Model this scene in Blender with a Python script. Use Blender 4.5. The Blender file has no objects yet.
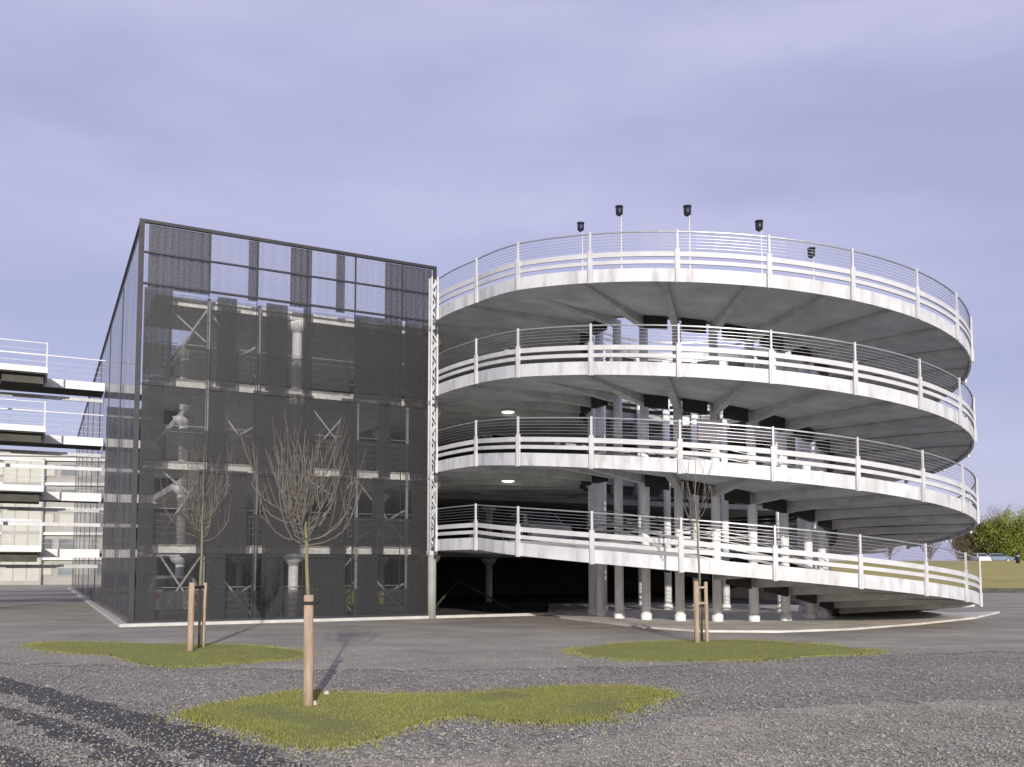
import bpy, math, random
import numpy as np
from mathutils import Vector, Matrix
R = math.radians
random.seed(7); rng = np.random.default_rng(7)
sc = bpy.context.scene
COL = sc.collection
# ------------------------------------------------------------------ camera, sky, sun, exposure
EYE, FPX, PITCH = 1.8, 910.0, R(4.0)
PPX, PPY = 512.0, 503.4
cam = bpy.data.cameras.new('camera'); camo = bpy.data.objects.new('camera', cam); COL.objects.link(camo)
camo.location = (0, 0, EYE); camo.rotation_euler = (R(90) + PITCH, 0, 0)
cam.sensor_width = 36; cam.lens = FPX / 1024 * 36; cam.shift_y = (PPY - 383.5) / 1024
cam.clip_end = 3000
sc.camera = camo
SUN_EL = R(13.3); SUN_AZ = R(173)            # clockwise from +Y
sd = Vector((math.sin(SUN_AZ) * math.cos(SUN_EL), math.cos(SUN_AZ) * math.cos(SUN_EL), math.sin(SUN_EL)))
sl = bpy.data.lights.new('sun', 'SUN'); sl.energy = 4.2; sl.angle = R(0.6); sl.color = (1, .945, .87)
so = bpy.data.objects.new('sun', sl); COL.objects.link(so)
so.rotation_euler = (-sd).to_track_quat('-Z', 'Y').to_euler()
w = bpy.data.worlds.new('World'); sc.world = w; w.use_nodes = True
nt = w.node_tree; nt.nodes.clear(); N = nt.nodes.new; L = nt.links.new
sky = N('ShaderNodeTexSky'); sky.sky_type = 'NISHITA'; sky.sun_disc = False
sky.sun_elevation = SUN_EL; sky.sun_rotation = SUN_AZ; sky.air_density = 1.0; sky.dust_density = 1.6; sky.ozone_density = 1.5
tc = N('ShaderNodeTexCoord'); mp = N('ShaderNodeMapping'); mp.inputs['Scale'].default_value = (1.2, 1.2, 4.5)
nz = N('ShaderNodeTexNoise'); nz.inputs['Scale'].default_value = 1.7; nz.inputs['Detail'].default_value = 5; nz.inputs['Roughness'].default_value = .5
rp = N('ShaderNodeValToRGB'); rp.color_ramp.elements[0].position = .38; rp.color_ramp.elements[1].position = .72
rp.color_ramp.elements[0].color = (0, 0, 0, 1); rp.color_ramp.elements[1].color = (1, 1, 1, 1)
L(tc.outputs['Generated'], mp.inputs[0]); L(mp.outputs[0], nz.inputs['Vector']); L(nz.outputs['Fac'], rp.inputs[0])
veil = N('ShaderNodeMixRGB'); veil.inputs[0].default_value = .72
veil.inputs[2].default_value = (4.9, 4.85, 7.5, 1)          # thin lavender overcast veil in front of the clear sky
cl = N('ShaderNodeMixRGB'); cl.inputs[2].default_value = (6.5, 6.45, 8.7, 1)
m_ = N('ShaderNodeMath'); m_.operation = 'MULTIPLY'; m_.inputs[1].default_value = .6
bg = N('ShaderNodeBackground'); bg.inputs['Strength'].default_value = .105
wo = N('ShaderNodeOutputWorld')
L(sky.outputs[0], veil.inputs[1]); L(veil.outputs[0], cl.inputs[1]); L(rp.outputs[0], m_.inputs[0]); L(m_.outputs[0], cl.inputs[0])
L(cl.outputs[0], bg.inputs['Color']); L(bg.outputs[0], wo.inputs['Surface'])
sc.view_settings.view_transform = 'Standard'; sc.view_settings.look = 'None'; sc.view_settings.gamma = 1
sc.view_settings.exposure = 0.0
sc.cycles.transparent_max_bounces = 24; sc.cycles.max_bounces = 8

# ------------------------------------------------------------------ measuring helpers
def ray(u, v):
    x, y, z = (u - PPX), FPX, -(v - PPY)
    return Vector((x, y * math.cos(PITCH) - z * math.sin(PITCH), y * math.sin(PITCH) + z * math.cos(PITCH)))
def at_z(u, v, z=0.0):
    d = ray(u, v); k = (z - EYE) / d.z
    return Vector((d.x * k, d.y * k, z))
def at_y(u, v, Y):
    d = ray(u, v); k = Y / d.y
    return Vector((d.x * k, Y, EYE + d.z * k))

# ------------------------------------------------------------------ materials
def mat(name, c, rough=.7, metal=0., var=.12, scale=3., bump=0., bscale=60., c2=None, spec=.4, stretch=(1, 1, 1), coord='Object', detail=6):
    m = bpy.data.materials.new(name); m.use_nodes = True; t = m.node_tree
    p = t.nodes['Principled BSDF']; p.inputs['Roughness'].default_value = rough; p.inputs['Metallic'].default_value = metal
    p.inputs['Specular IOR Level'].default_value = spec
    co = t.nodes.new('ShaderNodeTexCoord'); ma = t.nodes.new('ShaderNodeMapping'); ma.inputs['Scale'].default_value = stretch
    t.links.new(co.outputs[coord], ma.inputs[0])
    n = t.nodes.new('ShaderNodeTexNoise'); n.inputs['Scale'].default_value = scale; n.inputs['Detail'].default_value = detail; n.inputs['Roughness'].default_value = .6
    t.links.new(ma.outputs[0], n.inputs['Vector'])
    r = t.nodes.new('ShaderNodeValToRGB'); e = r.color_ramp.elements
    e[0].position = .3; e[1].position = .7
    lo = c2 if c2 else tuple(x * (1 - var) for x in c); hi = tuple(min(1, x * (1 + var)) for x in c) if not c2 else c
    e[0].color = (*lo, 1); e[1].color = (*hi, 1)
    t.links.new(n.outputs['Fac'], r.inputs[0]); t.links.new(r.outputs[0], p.inputs['Base Color'])
    if bump:
        n2 = t.nodes.new('ShaderNodeTexNoise'); n2.inputs['Scale'].default_value = bscale; n2.inputs['Detail'].default_value = 4
        t.links.new(co.outputs[coord], n2.inputs['Vector'])
        b = t.nodes.new('ShaderNodeBump'); b.inputs['Strength'].default_value = bump; b.inputs['Distance'].default_value = .03
        t.links.new(n2.outputs['Fac'], b.inputs['Height']); t.links.new(b.outputs[0], p.inputs['Normal'])
    return m
def gravel_mat(name, cs, vs=28., bump=.9, patch=None, psc=.25):
    m = bpy.data.materials.new(name); m.use_nodes = True; t = m.node_tree; p = t.nodes['Principled BSDF']
    p.inputs['Roughness'].default_value = .85; p.inputs['Specular IOR Level'].default_value = .3
    co = t.nodes.new('ShaderNodeTexCoord')
    v = t.nodes.new('ShaderNodeTexVoronoi'); v.inputs['Scale'].default_value = vs
    t.links.new(co.outputs['Object'], v.inputs['Vector'])
    sep = t.nodes.new('ShaderNodeSeparateColor'); t.links.new(v.outputs['Color'], sep.inputs[0])
    r = t.nodes.new('ShaderNodeValToRGB'); e = r.color_ramp.elements
    e[0].color = (*cs[0], 1); e[1].color = (*cs[-1], 1)
    for i, c in enumerate(cs[1:-1]): k = e.new((i + 1) / (len(cs) - 1)); k.color = (*c, 1)
    t.links.new(sep.outputs[0], r.inputs[0])
    n = t.nodes.new('ShaderNodeTexNoise'); n.inputs['Scale'].default_value = psc; n.inputs['Detail'].default_value = 8; n.inputs['Roughness'].default_value = .65
    t.links.new(co.outputs['Object'], n.inputs['Vector'])
    r2 = t.nodes.new('ShaderNodeValToRGB'); r2.color_ramp.elements[0].position = .42; r2.color_ramp.elements[1].position = .6
    t.links.new(n.outputs['Fac'], r2.inputs[0])
    mx = t.nodes.new('ShaderNodeMixRGB'); mx.blend_type = 'MULTIPLY'; mx.inputs[2].default_value = (*(patch or (.72, .72, .74)), 1)
    t.links.new(r2.outputs[0], mx.inputs[0]); t.links.new(r.outputs[0], mx.inputs[1]); t.links.new(mx.outputs[0], p.inputs['Base Color'])
    b = t.nodes.new('ShaderNodeBump'); b.inputs['Strength'].default_value = bump; b.inputs['Distance'].default_value = .03; b.invert = True
    t.links.new(v.outputs['Distance'], b.inputs['Height']); t.links.new(b.outputs[0], p.inputs['Normal'])
    return m
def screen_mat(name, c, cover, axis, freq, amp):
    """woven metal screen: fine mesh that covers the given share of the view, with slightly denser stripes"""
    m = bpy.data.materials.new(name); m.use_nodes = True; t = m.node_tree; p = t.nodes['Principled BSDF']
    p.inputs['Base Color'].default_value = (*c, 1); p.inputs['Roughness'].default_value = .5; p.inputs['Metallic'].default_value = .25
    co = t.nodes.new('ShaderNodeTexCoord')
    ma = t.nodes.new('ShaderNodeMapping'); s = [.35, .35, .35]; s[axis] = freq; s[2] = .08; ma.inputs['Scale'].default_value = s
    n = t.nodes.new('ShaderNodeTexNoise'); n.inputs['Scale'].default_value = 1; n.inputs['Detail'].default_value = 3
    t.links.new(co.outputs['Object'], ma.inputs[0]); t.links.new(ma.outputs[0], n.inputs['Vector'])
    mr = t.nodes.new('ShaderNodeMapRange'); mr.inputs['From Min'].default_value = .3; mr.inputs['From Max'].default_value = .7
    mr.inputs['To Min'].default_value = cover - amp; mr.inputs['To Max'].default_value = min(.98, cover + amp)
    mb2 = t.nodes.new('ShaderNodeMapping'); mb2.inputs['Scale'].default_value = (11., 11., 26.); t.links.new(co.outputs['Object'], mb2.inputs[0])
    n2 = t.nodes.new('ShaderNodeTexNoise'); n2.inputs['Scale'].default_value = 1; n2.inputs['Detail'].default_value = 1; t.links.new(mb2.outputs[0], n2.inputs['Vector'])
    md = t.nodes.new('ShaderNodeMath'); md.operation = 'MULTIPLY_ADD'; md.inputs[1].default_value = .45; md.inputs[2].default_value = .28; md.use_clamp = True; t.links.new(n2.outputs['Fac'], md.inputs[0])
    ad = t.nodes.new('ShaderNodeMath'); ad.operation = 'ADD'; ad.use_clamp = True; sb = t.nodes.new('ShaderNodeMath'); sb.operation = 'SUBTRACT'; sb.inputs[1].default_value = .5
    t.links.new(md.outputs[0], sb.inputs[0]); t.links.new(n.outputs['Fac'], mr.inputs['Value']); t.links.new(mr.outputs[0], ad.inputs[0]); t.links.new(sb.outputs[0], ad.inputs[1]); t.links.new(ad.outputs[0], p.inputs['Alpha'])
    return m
M = {}
def weathered_white(name, base):
    m = bpy.data.materials.new(name); m.use_nodes = True; t = m.node_tree; p = t.nodes['Principled BSDF']
    p.inputs['Roughness'].default_value = .55
    co = t.nodes.new('ShaderNodeTexCoord')
    def noise(scl, s, lo, hi, d=6):
        ma = t.nodes.new('ShaderNodeMapping'); ma.inputs['Scale'].default_value = s; t.links.new(co.outputs['Object'], ma.inputs[0])
        n = t.nodes.new('ShaderNodeTexNoise'); n.inputs['Scale'].default_value = scl; n.inputs['Detail'].default_value = d
        t.links.new(ma.outputs[0], n.inputs['Vector'])
        r = t.nodes.new('ShaderNodeMapRange'); r.inputs['From Min'].default_value = lo; r.inputs['From Max'].default_value = hi
        t.links.new(n.outputs['Fac'], r.inputs['Value']); return r.outputs[0]
    a = noise(3.5, (1, 1, .25), .48, .72); b = noise(.8, (1, 1, 1.5), .45, .75)
    m1 = t.nodes.new('ShaderNodeMixRGB'); m1.inputs[1].default_value = (*base, 1); m1.inputs[2].default_value = (base[0] * .64, base[1] * .62, base[2] * .58, 1)
    t.links.new(a, m1.inputs[0])
    m2 = t.nodes.new('ShaderNodeMixRGB'); m2.inputs[2].default_value = (base[0] * .8, base[1] * .8, base[2] * .78, 1)
    t.links.new(b, m2.inputs[0]); t.links.new(m1.outputs[0], m2.inputs[1]); t.links.new(m2.outputs[0], p.inputs['Base Color'])
    return m
M['white'] = weathered_white('white_painted_steel', (.63, .64, .65))
M['rail'] = mat('white_rail', (.56, .56, .56), .5, var=.10, scale=2)
M['wire'] = mat('steel_cable', (.42, .42, .44), .4, .6, var=.1)
M['soffit'] = mat('deck_soffit_concrete', (.58, .59, .58), .85, var=.2, scale=.9, bump=.2, bscale=12)
M['rib'] = mat('rib_concrete', (.54, .54, .51), .85, var=.2, scale=2)
M['deck'] = mat('deck_asphalt', (.12, .12, .12), .9, var=.2, scale=2)
M['darkbeam'] = mat('dark_steel', (.035, .036, .036), .6, .2, var=.25, scale=4)
M['frame'] = mat('screen_frame_steel', (.045, .045, .05), .5, .4, var=.15, scale=4)
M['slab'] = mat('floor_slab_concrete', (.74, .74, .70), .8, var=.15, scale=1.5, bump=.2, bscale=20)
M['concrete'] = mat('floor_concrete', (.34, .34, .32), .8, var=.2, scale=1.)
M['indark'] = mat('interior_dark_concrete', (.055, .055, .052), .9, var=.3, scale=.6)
M['column'] = mat('column_concrete', (.80, .81, .81), .7, var=.18, scale=2, stretch=(1, 1, .4))
M['pedestal'] = mat('column_foot_paint', (.78, .78, .76), .7, var=.12, scale=5)
M['galv'] = mat('galvanised_steel', (.34, .35, .35), .45, .5, var=.15, scale=6)
M['screen'] = screen_mat('woven_metal_screen', (.040, .040, .042), .36, 0, 5., .10)
M['screen_top'] = screen_mat('parapet_metal_screen', (.11, .11, .13), .26, 0, 5., .12)
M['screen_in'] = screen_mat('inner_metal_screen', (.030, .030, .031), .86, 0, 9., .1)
M['screen_half'] = screen_mat('low_metal_screen', (.05, .05, .05), .66, 0, 9., .12)
M['screen_side'] = screen_mat('side_metal_screen', (.15, .15, .16), .50, 1, 2.2, .18)
M['kerb'] = mat('kerb_concrete', (.5, .49, .46), .8, var=.15, scale=2, bump=.2, bscale=30)
M['pave'] = mat('pavement_concrete', (.60, .56, .51), .85, var=.25, scale=1.1, bump=.3, bscale=30)
M['lampdark'] = mat('lamp_housing', (.03, .032, .045), .4, .3)
M['stake'] = mat('debarked_wood', (.52, .40, .30), .9, c2=(.27, .19, .13), scale=14, stretch=(1, 1, .12), bump=.3, bscale=30)
M['bark'] = mat('young_bark', (.24, .22, .13), .85, c2=(.15, .14, .09), scale=12, stretch=(1, 1, .4))
M['twig'] = mat('twig_bark', (.15, .135, .115), .85, var=.2, scale=8)
M['strap'] = mat('rubber_strap', (.03, .03, .03), .7)
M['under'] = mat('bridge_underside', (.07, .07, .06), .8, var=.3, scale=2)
def obj(name, verts, faces, m, parent=None, smooth=False, loc=None, edges=()):
    me = bpy.data.meshes.new(name)
    me.from_pydata([tuple(v) for v in verts], list(edges), [tuple(f) for f in faces]); me.update()
    if smooth: me.polygons.foreach_set('use_smooth', [True] * len(me.polygons))
    me.materials.append(m)
    o = bpy.data.objects.new(name, me); COL.objects.link(o)
    if parent: o.parent = parent
    if loc is not None: o.location = loc
    return o
class MB:
    def __init__(s): s.v = []; s.f = []
    def add(s, vs, fs):
        b = len(s.v); s.v += [tuple(x) for x in vs]; s.f += [tuple(i + b for i in f) for f in fs]; return s
    def box(s, x0, y0, z0, x1, y1, z1):
        return s.add([(x0, y0, z0), (x1, y0, z0), (x1, y1, z0), (x0, y1, z0), (x0, y0, z1), (x1, y0, z1), (x1, y1, z1), (x0, y1, z1)],
                     [(0, 3, 2, 1), (4, 5, 6, 7), (0, 1, 5, 4), (1, 2, 6, 5), (2, 3, 7, 6), (3, 0, 4, 7)])
    def tube(s, pts, rad, n=8, cap=True):
        pts = [Vector(p) for p in pts]; rads = rad if isinstance(rad, (list, tuple)) else [rad] * len(pts)
        vs = []; fs = []; prev = None
        for i, p in enumerate(pts):
            d = (pts[min(i + 1, len(pts) - 1)] - pts[max(i - 1, 0)]).normalized()
            a = prev if prev is not None else (Vector((1, 0, 0)) if abs(d.x) < .8 else Vector((0, 1, 0)))
            a = (a - d * a.dot(d)).normalized(); prev = a; b = d.cross(a)
            for k in range(n):
                t = 2 * math.pi * k / n; vs.append(p + (a * math.cos(t) + b * math.sin(t)) * rads[i])
        for i in range(len(pts) - 1):
            for k in range(n): fs.append((i * n + k, i * n + (k + 1) % n, (i + 1) * n + (k + 1) % n, (i + 1) * n + k))
        if cap: fs.append(tuple(range(n - 1, -1, -1))); fs.append(tuple((len(pts) - 1) * n + k for k in range(n)))
        return s.add(vs, fs)
    def bar(s, p, q, wx, wz, up=(0, 0, 1)):
        p = Vector(p); q = Vector(q); d = (q - p).normalized(); up = Vector(up)
        a = d.cross(up); a = a.normalized() if a.length > 1e-4 else Vector((1, 0, 0)); b = a.cross(d)
        vs = []
        for e in (p, q):
            for i, j in ((-1, -1), (1, -1), (1, 1), (-1, 1)): vs.append(e + a * (i * wx / 2) + b * (j * wz / 2))
        return s.add(vs, [(0, 3, 2, 1), (4, 5, 6, 7), (0, 1, 5, 4), (1, 2, 6, 5), (2, 3, 7, 6), (3, 0, 4, 7)])
    def build(s, name, m, parent=None, smooth=False, loc=None): return obj(name, s.v, s.f, m, parent, smooth, loc)
def tag(o, label=None, cat=None, group=None, kind=None):
    if label: o['label'] = label
    if cat: o['category'] = cat
    if group: o['group'] = group
    if kind: o['kind'] = kind
    return o
def empty(name, loc, rz, label, cat, group=None):
    o = bpy.data.objects.new(name, None); COL.objects.link(o); o.location = loc; o.rotation_euler = (0, 0, rz)
    return tag(o, label, cat, group)
def copy_tree(o, parent=None):
    c = o.copy(); COL.objects.link(c)
    if parent: c.parent = parent
    for ch in [x for x in bpy.data.objects if x.parent == o]: copy_tree(ch, c)
    return c

# ------------------------------------------------------------------ the ground
def sheet(name, pts, z, m, n=1, label=None):
    return tag(obj(name, [(p[0], p[1], z) for p in pts], [tuple(range(len(pts)))], m), kind='structure')
M['gravel'] = gravel_mat('bluish_gravel', [(.15, .140, .118), (.24, .225, .192), (.31, .292, .25), (.38, .358, .305), (.48, .455, .39)], 24., .6, (.78, .76, .76), .35)
M['yard'] = mat('rolled_grit_asphalt', (.43, .395, .325), .9, c2=(.25, .23, .195), scale=.5, bump=.9, bscale=28, detail=14, stretch=(.85, 1.2, 1))
M['dirt'] = gravel_mat('sandy_dirt', [(.31, .28, .225), (.39, .35, .285), (.46, .415, .34), (.53, .48, .39)], 22., .6, (.72, .74, .70), .7)
M['dark_strip'] = gravel_mat('dark_strip_gravel', [(.07, .067, .062), (.10, .097, .09), (.15, .145, .132)], 20., .9, (.8, .8, .8), .6)
g = 1200
sheet('ground', [(-g, -g), (g, -g), (g, g), (-g, g)], -.004, M['gravel'])
def smooth_outline(pts, jit=.0, sub=5):
    n = len(pts); out = []
    for i in range(n):
        p0, p1, p2, p3 = [Vector(pts[(i + k) % n]).to_2d() for k in (-1, 0, 1, 2)]
        for k in range(sub):
            t = k / sub
            q = .5 * ((2 * p1) + (p2 - p0) * t + (2 * p0 - 5 * p1 + 4 * p2 - p3) * t * t + (3 * p1 - p0 - 3 * p2 + p3) * t ** 3)
            out.append((q.x + rng.normal() * jit, q.y + rng.normal() * jit))
    return out
yard_px = [(-900, 655), (-200, 662), (40, 664), (200, 668), (380, 670), (560, 668), (720, 664), (880, 655), (1100, 650), (1500, 640)]
yd = [at_z(u, v)[:2] for u, v in yard_px]
sheet('yard', smooth_outline(yd + [(60, 70), (0, 85), (-30, 110), (-70, 110), (-60, 60)], .16, 16), .004, M['yard'])
dpx = [(330, 775), (560, 745), (700, 716), (860, 704), (1024, 700), (1300, 700), (1500, 800), (1100, 1000), (500, 1000)]
sheet('dirt_track', smooth_outline([at_z(u, v)[:2] for u, v in dpx], .10, 14), .005, M['dirt'])
GROUND_STRIPS = []  # flat dark strips of uneven width laid diagonally over the gravel
for name, pts, wd in (('dark_ground_strip', [(-160, 660), (0, 684), (120, 719), (230, 752), (330, 790), (460, 860)], .75),
                      ('dark_ground_strip', [(-150, 680), (0, 712), (60, 727), (140, 760), (200, 800)], .42),
                      ('dark_ground_strip', [(-150, 712), (-40, 738), (40, 772), (100, 810)], .42)):
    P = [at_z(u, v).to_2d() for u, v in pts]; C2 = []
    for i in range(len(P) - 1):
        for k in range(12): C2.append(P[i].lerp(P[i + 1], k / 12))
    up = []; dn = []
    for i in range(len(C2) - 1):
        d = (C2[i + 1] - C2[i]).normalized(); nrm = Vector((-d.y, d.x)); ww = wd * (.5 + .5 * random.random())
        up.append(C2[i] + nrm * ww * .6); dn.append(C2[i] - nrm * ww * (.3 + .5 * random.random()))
    GROUND_STRIPS.append([(p.x, p.y) for p in up] + [(p.x, p.y) for p in dn[::-1]])
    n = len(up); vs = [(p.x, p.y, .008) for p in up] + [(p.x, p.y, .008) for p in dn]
    tag(obj(name, vs, [(n + i, n + i + 1, i + 1, i) for i in range(n - 1)], M['dark_strip']), kind='structure')
def inside(px, py, poly):
    c = np.zeros(len(px), bool); n = len(poly)
    for i in range(n):
        x1, y1 = poly[i]; x2, y2 = poly[(i + 1) % n]
        c ^= ((y1 > py) != (y2 > py)) & (px < (x2 - x1) * (py - y1) / (y2 - y1 + 1e-12) + x1)
    return c
# loose stones lying on the gravel
def stones(n):
    base = np.array([(1, 0, 0), (-1, 0, 0), (0, 1, 0), (0, -1, 0), (0, 0, 1), (0, 0, -1)], float)
    fb = np.array([(0, 2, 4), (2, 1, 4), (1, 3, 4), (3, 0, 4), (2, 0, 5), (1, 2, 5), (3, 1, 5), (0, 3, 5)])
    u = rng.uniform(-60, 1090, n); v = rng.uniform(648, 790, n)
    P = np.array([at_z(a, b)[:] for a, b in zip(u, v)])
    keep = np.ones(n, bool)
    for q in GROUND_STRIPS: keep &= ~(inside(P[:, 0], P[:, 1], q) & (rng.random(n) < .6))
    P = P[keep]; n = len(P)
    s = rng.uniform(.007, .017, n) * np.where(rng.random(n) < .05, 1.7, 1)
    vs = base[None] * (s[:, None, None] * rng.uniform(.6, 1.3, (n, 6, 1)))
    vs[:, :, 2] *= .7
    a = rng.uniform(0, 6.28, n); ca, sa = np.cos(a)[:, None], np.sin(a)[:, None]
    x = vs[:, :, 0] * ca - vs[:, :, 1] * sa; y = vs[:, :, 0] * sa + vs[:, :, 1] * ca
    vs[:, :, 0] = x + P[:, None, 0]; vs[:, :, 1] = y + P[:, None, 1]; vs[:, :, 2] += .012
    fs = (fb[None] + (np.arange(n) * 6)[:, None, None]).reshape(-1, 3)
    return vs.reshape(-1, 3), fs
M['stone'] = gravel_mat('loose_stone', [(.17, .16, .138), (.25, .236, .205), (.32, .304, .262), (.41, .39, .335)], 14., .2, (.9, .9, .9), 1.)
vs, fs = stones(44000)
tag(obj('loose_gravel', vs, fs, M['stone']), 'loose grey stones scattered over the gravel in front', 'gravel', kind='stuff')
# grass patches
M['grass'] = mat('short_grass', (.24, .27, .055), .85, c2=(.21, .20, .065), scale=1.3, bump=.4, bscale=40)
M['blade'] = mat('grass_blade', (.25, .275, .055), .7, c2=(.24, .22, .08), scale=1.1)
def patch(pxs, n, label, hgt=.026):
    poly = smooth_outline([at_z(u, v)[:2] for u, v in pxs], .03, 9)
    A = np.array(poly); c = A.mean(0)
    nrm_ = [max(.2, math.hypot(x - c[0], y - c[1])) for x, y in poly]; sh = [1 - (.14 + .22 * random.random()) / q for q in nrm_]
    base_ = [(c[0] + (x - c[0]) * q, c[1] + (y - c[1]) * q) for (x, y), q in zip(poly, sh)]
    vs = [(c[0], c[1], .03)] + [(x, y, .009) for x, y in base_]; k = len(poly)
    ins = [(c[0] + (x - c[0]) * .9, c[1] + (y - c[1]) * .9, .028) for x, y in poly]
    vs += ins
    fs = [(0, 1 + k + i, 1 + k + (i + 1) % k) for i in range(k)] + [(1 + i, 1 + (i + 1) % k, 1 + k + (i + 1) % k, 1 + k + i) for i in range(k)]
    px = rng.uniform(A[:, 0].min() - .1, A[:, 0].max() + .1, n * 3); py = rng.uniform(A[:, 1].min() - .1, A[:, 1].max() + .1, n * 3)
    ok = inside(px, py, poly); px, py = px[ok][:n], py[ok][:n]
    k_ = rng.random(len(px)) < .25; px += rng.normal(0, .04, len(px)) + k_ * rng.normal(0, .16, len(px)); py += rng.normal(0, .06, len(py)) + k_ * rng.normal(0, .3, len(px))
    th_ = np.sin(px * 3.1 + np.sin(py * 2.3) * 1.6) + np.sin(py * 1.9 + px * 1.3) + rng.normal(0, .5, len(px)) > -1.15; px, py = px[th_], py[th_]; m = len(px)
    h = hgt * rng.uniform(.4, 1.2, m); a = rng.uniform(0, 3.14, m); wd = .007 + .004 * rng.random(m)
    B = np.zeros((m, 3, 3)); B[:, 0] = np.c_[px - np.cos(a) * wd, py - np.sin(a) * wd, np.zeros(m)]
    B[:, 1] = np.c_[px + np.cos(a) * wd, py + np.sin(a) * wd, np.zeros(m)]
    B[:, 2] = np.c_[px + rng.normal(0, .02, m), py + rng.normal(0, .02, m), .018 + h]
    o = obj('grass_patch', vs, fs, M['grass'])
    bl = obj('grass_blades', B.reshape(-1, 3), np.arange(m * 3).reshape(-1, 3), M['blade'], o)
    return tag(o, label, 'grass', kind='stuff')
patch([(22, 646), (60, 642), (150, 644), (240, 645), (290, 649), (322, 657), (250, 664), (190, 668), (140, 667), (110, 657), (50, 652)], 26000, 'thin yellow-green grass strip at the foot of the left staked tree')
patch([(180, 716), (215, 706), (262, 698), (300, 692), (380, 695), (470, 694), (560, 688), (630, 688), (672, 695), (650, 702), (632, 712), (618, 719), (560, 724), (505, 722), (465, 716), (420, 724), (390, 735), (356, 746), (300, 748), (262, 737), (225, 727)], 70000, 'wide ragged grass patch in the foreground gravel', .030)
patch([(565, 650), (620, 643), (720, 640), (800, 643), (860, 648), (888, 653), (820, 658), (740, 662), (640, 662), (585, 658)], 26000, 'low grass strip in front of the spiral ramp')

# ------------------------------------------------------------------ the screened garage
A = at_z(130, 626.5); TH = R(27.4)
ux = Vector((math.cos(TH), math.sin(TH), 0)); uy = Vector((-math.sin(TH), math.cos(TH), 0))
def B2W(t, s, z=0): return Vector((A.x, A.y, 0)) + ux * t + uy * s + Vector((0, 0, z))
def t_of_u(u, s=0.):
    k = (u - PPX) / (FPX / math.cos(PITCH) * 1.0); o = B2W(0, s)
    return (k * o.y - o.x) / (ux.x - k * ux.y)
W, LEN, H = 9.95, 56., 12.67
LV = [2.52, 5.2, 7.88, 10.55]                 # floor slab tops
gar = empty('parking_garage', (A.x, A.y, 0), TH, 'dark multi-storey car park clad in see-through metal screens, left of the spiral ramp', 'car park building')
# front screen sheet, one panel per bay
bays = [0.1] + [t_of_u(u) for u in (203, 252, 303, 352, 400)] + [W - .06]
for i in range(len(bays) - 1):
    x0, x1 = bays[i] + .02, bays[i + 1] - .02
    zs = [.12] + [z - .1 for z in LV] + [H - .1]
    for j in range(5):
        z0, z1 = zs[j] + .015, zs[j + 1] - .015; d0, d1 = random.uniform(-.008, .008), random.uniform(-.008, .008)
        obj('screen_panel', [(x0, -.02 + d0, z0), (x1, -.02 + d1, z0), (x1, -.02 - d0, z1), (x0, -.02 - d1, z1)], [(0, 1, 2, 3)], M['screen_top'] if j == 4 else M['screen'], gar)
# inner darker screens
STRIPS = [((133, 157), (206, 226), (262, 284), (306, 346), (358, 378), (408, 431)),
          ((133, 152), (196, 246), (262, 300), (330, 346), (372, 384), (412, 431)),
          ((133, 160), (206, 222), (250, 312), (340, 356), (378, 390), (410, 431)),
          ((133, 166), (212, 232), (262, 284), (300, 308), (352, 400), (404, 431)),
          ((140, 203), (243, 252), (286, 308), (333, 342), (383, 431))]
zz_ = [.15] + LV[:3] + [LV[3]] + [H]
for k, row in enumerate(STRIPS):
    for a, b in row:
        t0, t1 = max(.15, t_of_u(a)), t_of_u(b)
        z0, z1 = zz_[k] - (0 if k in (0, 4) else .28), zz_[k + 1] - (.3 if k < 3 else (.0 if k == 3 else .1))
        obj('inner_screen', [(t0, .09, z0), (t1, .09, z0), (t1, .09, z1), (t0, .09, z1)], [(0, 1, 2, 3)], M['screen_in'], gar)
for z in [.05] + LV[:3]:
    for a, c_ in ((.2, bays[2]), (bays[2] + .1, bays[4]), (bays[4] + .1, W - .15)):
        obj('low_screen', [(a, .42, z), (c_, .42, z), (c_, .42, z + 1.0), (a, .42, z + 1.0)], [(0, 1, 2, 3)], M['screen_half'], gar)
# side screen (long left face)
ns = 8; L0 = .1
for i in range(ns):
    y0 = .1 + (LEN - .1) * i / ns; y1 = .1 + (LEN - .1) * (i + 1) / ns - .03
    obj('side_screen_panel', [(0, y0, .12), (0, y1, .12), (0, y1, H - .06), (0, y0, H - .06)], [(0, 3, 2, 1)], M['screen_side'], gar)
# frame
b = MB()
b.box(-.06, -.07, .1, .09, .08, H)                       # corner post
b.box(.09, -.07, H - .1, W, .05, H); b.box(.09, -.06, H - 1.06, W - .1, .03, H - 1.01)
b.box(.09, -.06, H - 2.06, W - .1, .03, H - 2.0); b.box(W - .1, -.07, .1, W, .05, H - .1)
b.box(.09, -.05, .1, W - .1, .04, .17)
for t in bays[1:-1]: b.box(t - .02, -.045, H - 2.0, t + .02, .03, H - 1.06); b.box(t - .02, -.045, H - 1.01, t + .02, .03, H - .1)
for t in bays[1:-1]: b.box(t - .012, .0, .17, t + .012, .05, H - 2.06)
for z in LV[:3]: b.box(.09, .0, z - .42, W - .1, .05, z - .4)
b.build('screen_frame', M['frame'], gar)
b = MB(); b.box(-.05, .08, H - .08, .06, LEN, H - .01)
for i in range(ns + 1): y = .12 + (LEN - .15) * i / ns; b.box(.005, y, .1, .05, y + .05, H - .08)
b.build('side_frame', M['frame'], gar)
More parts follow.
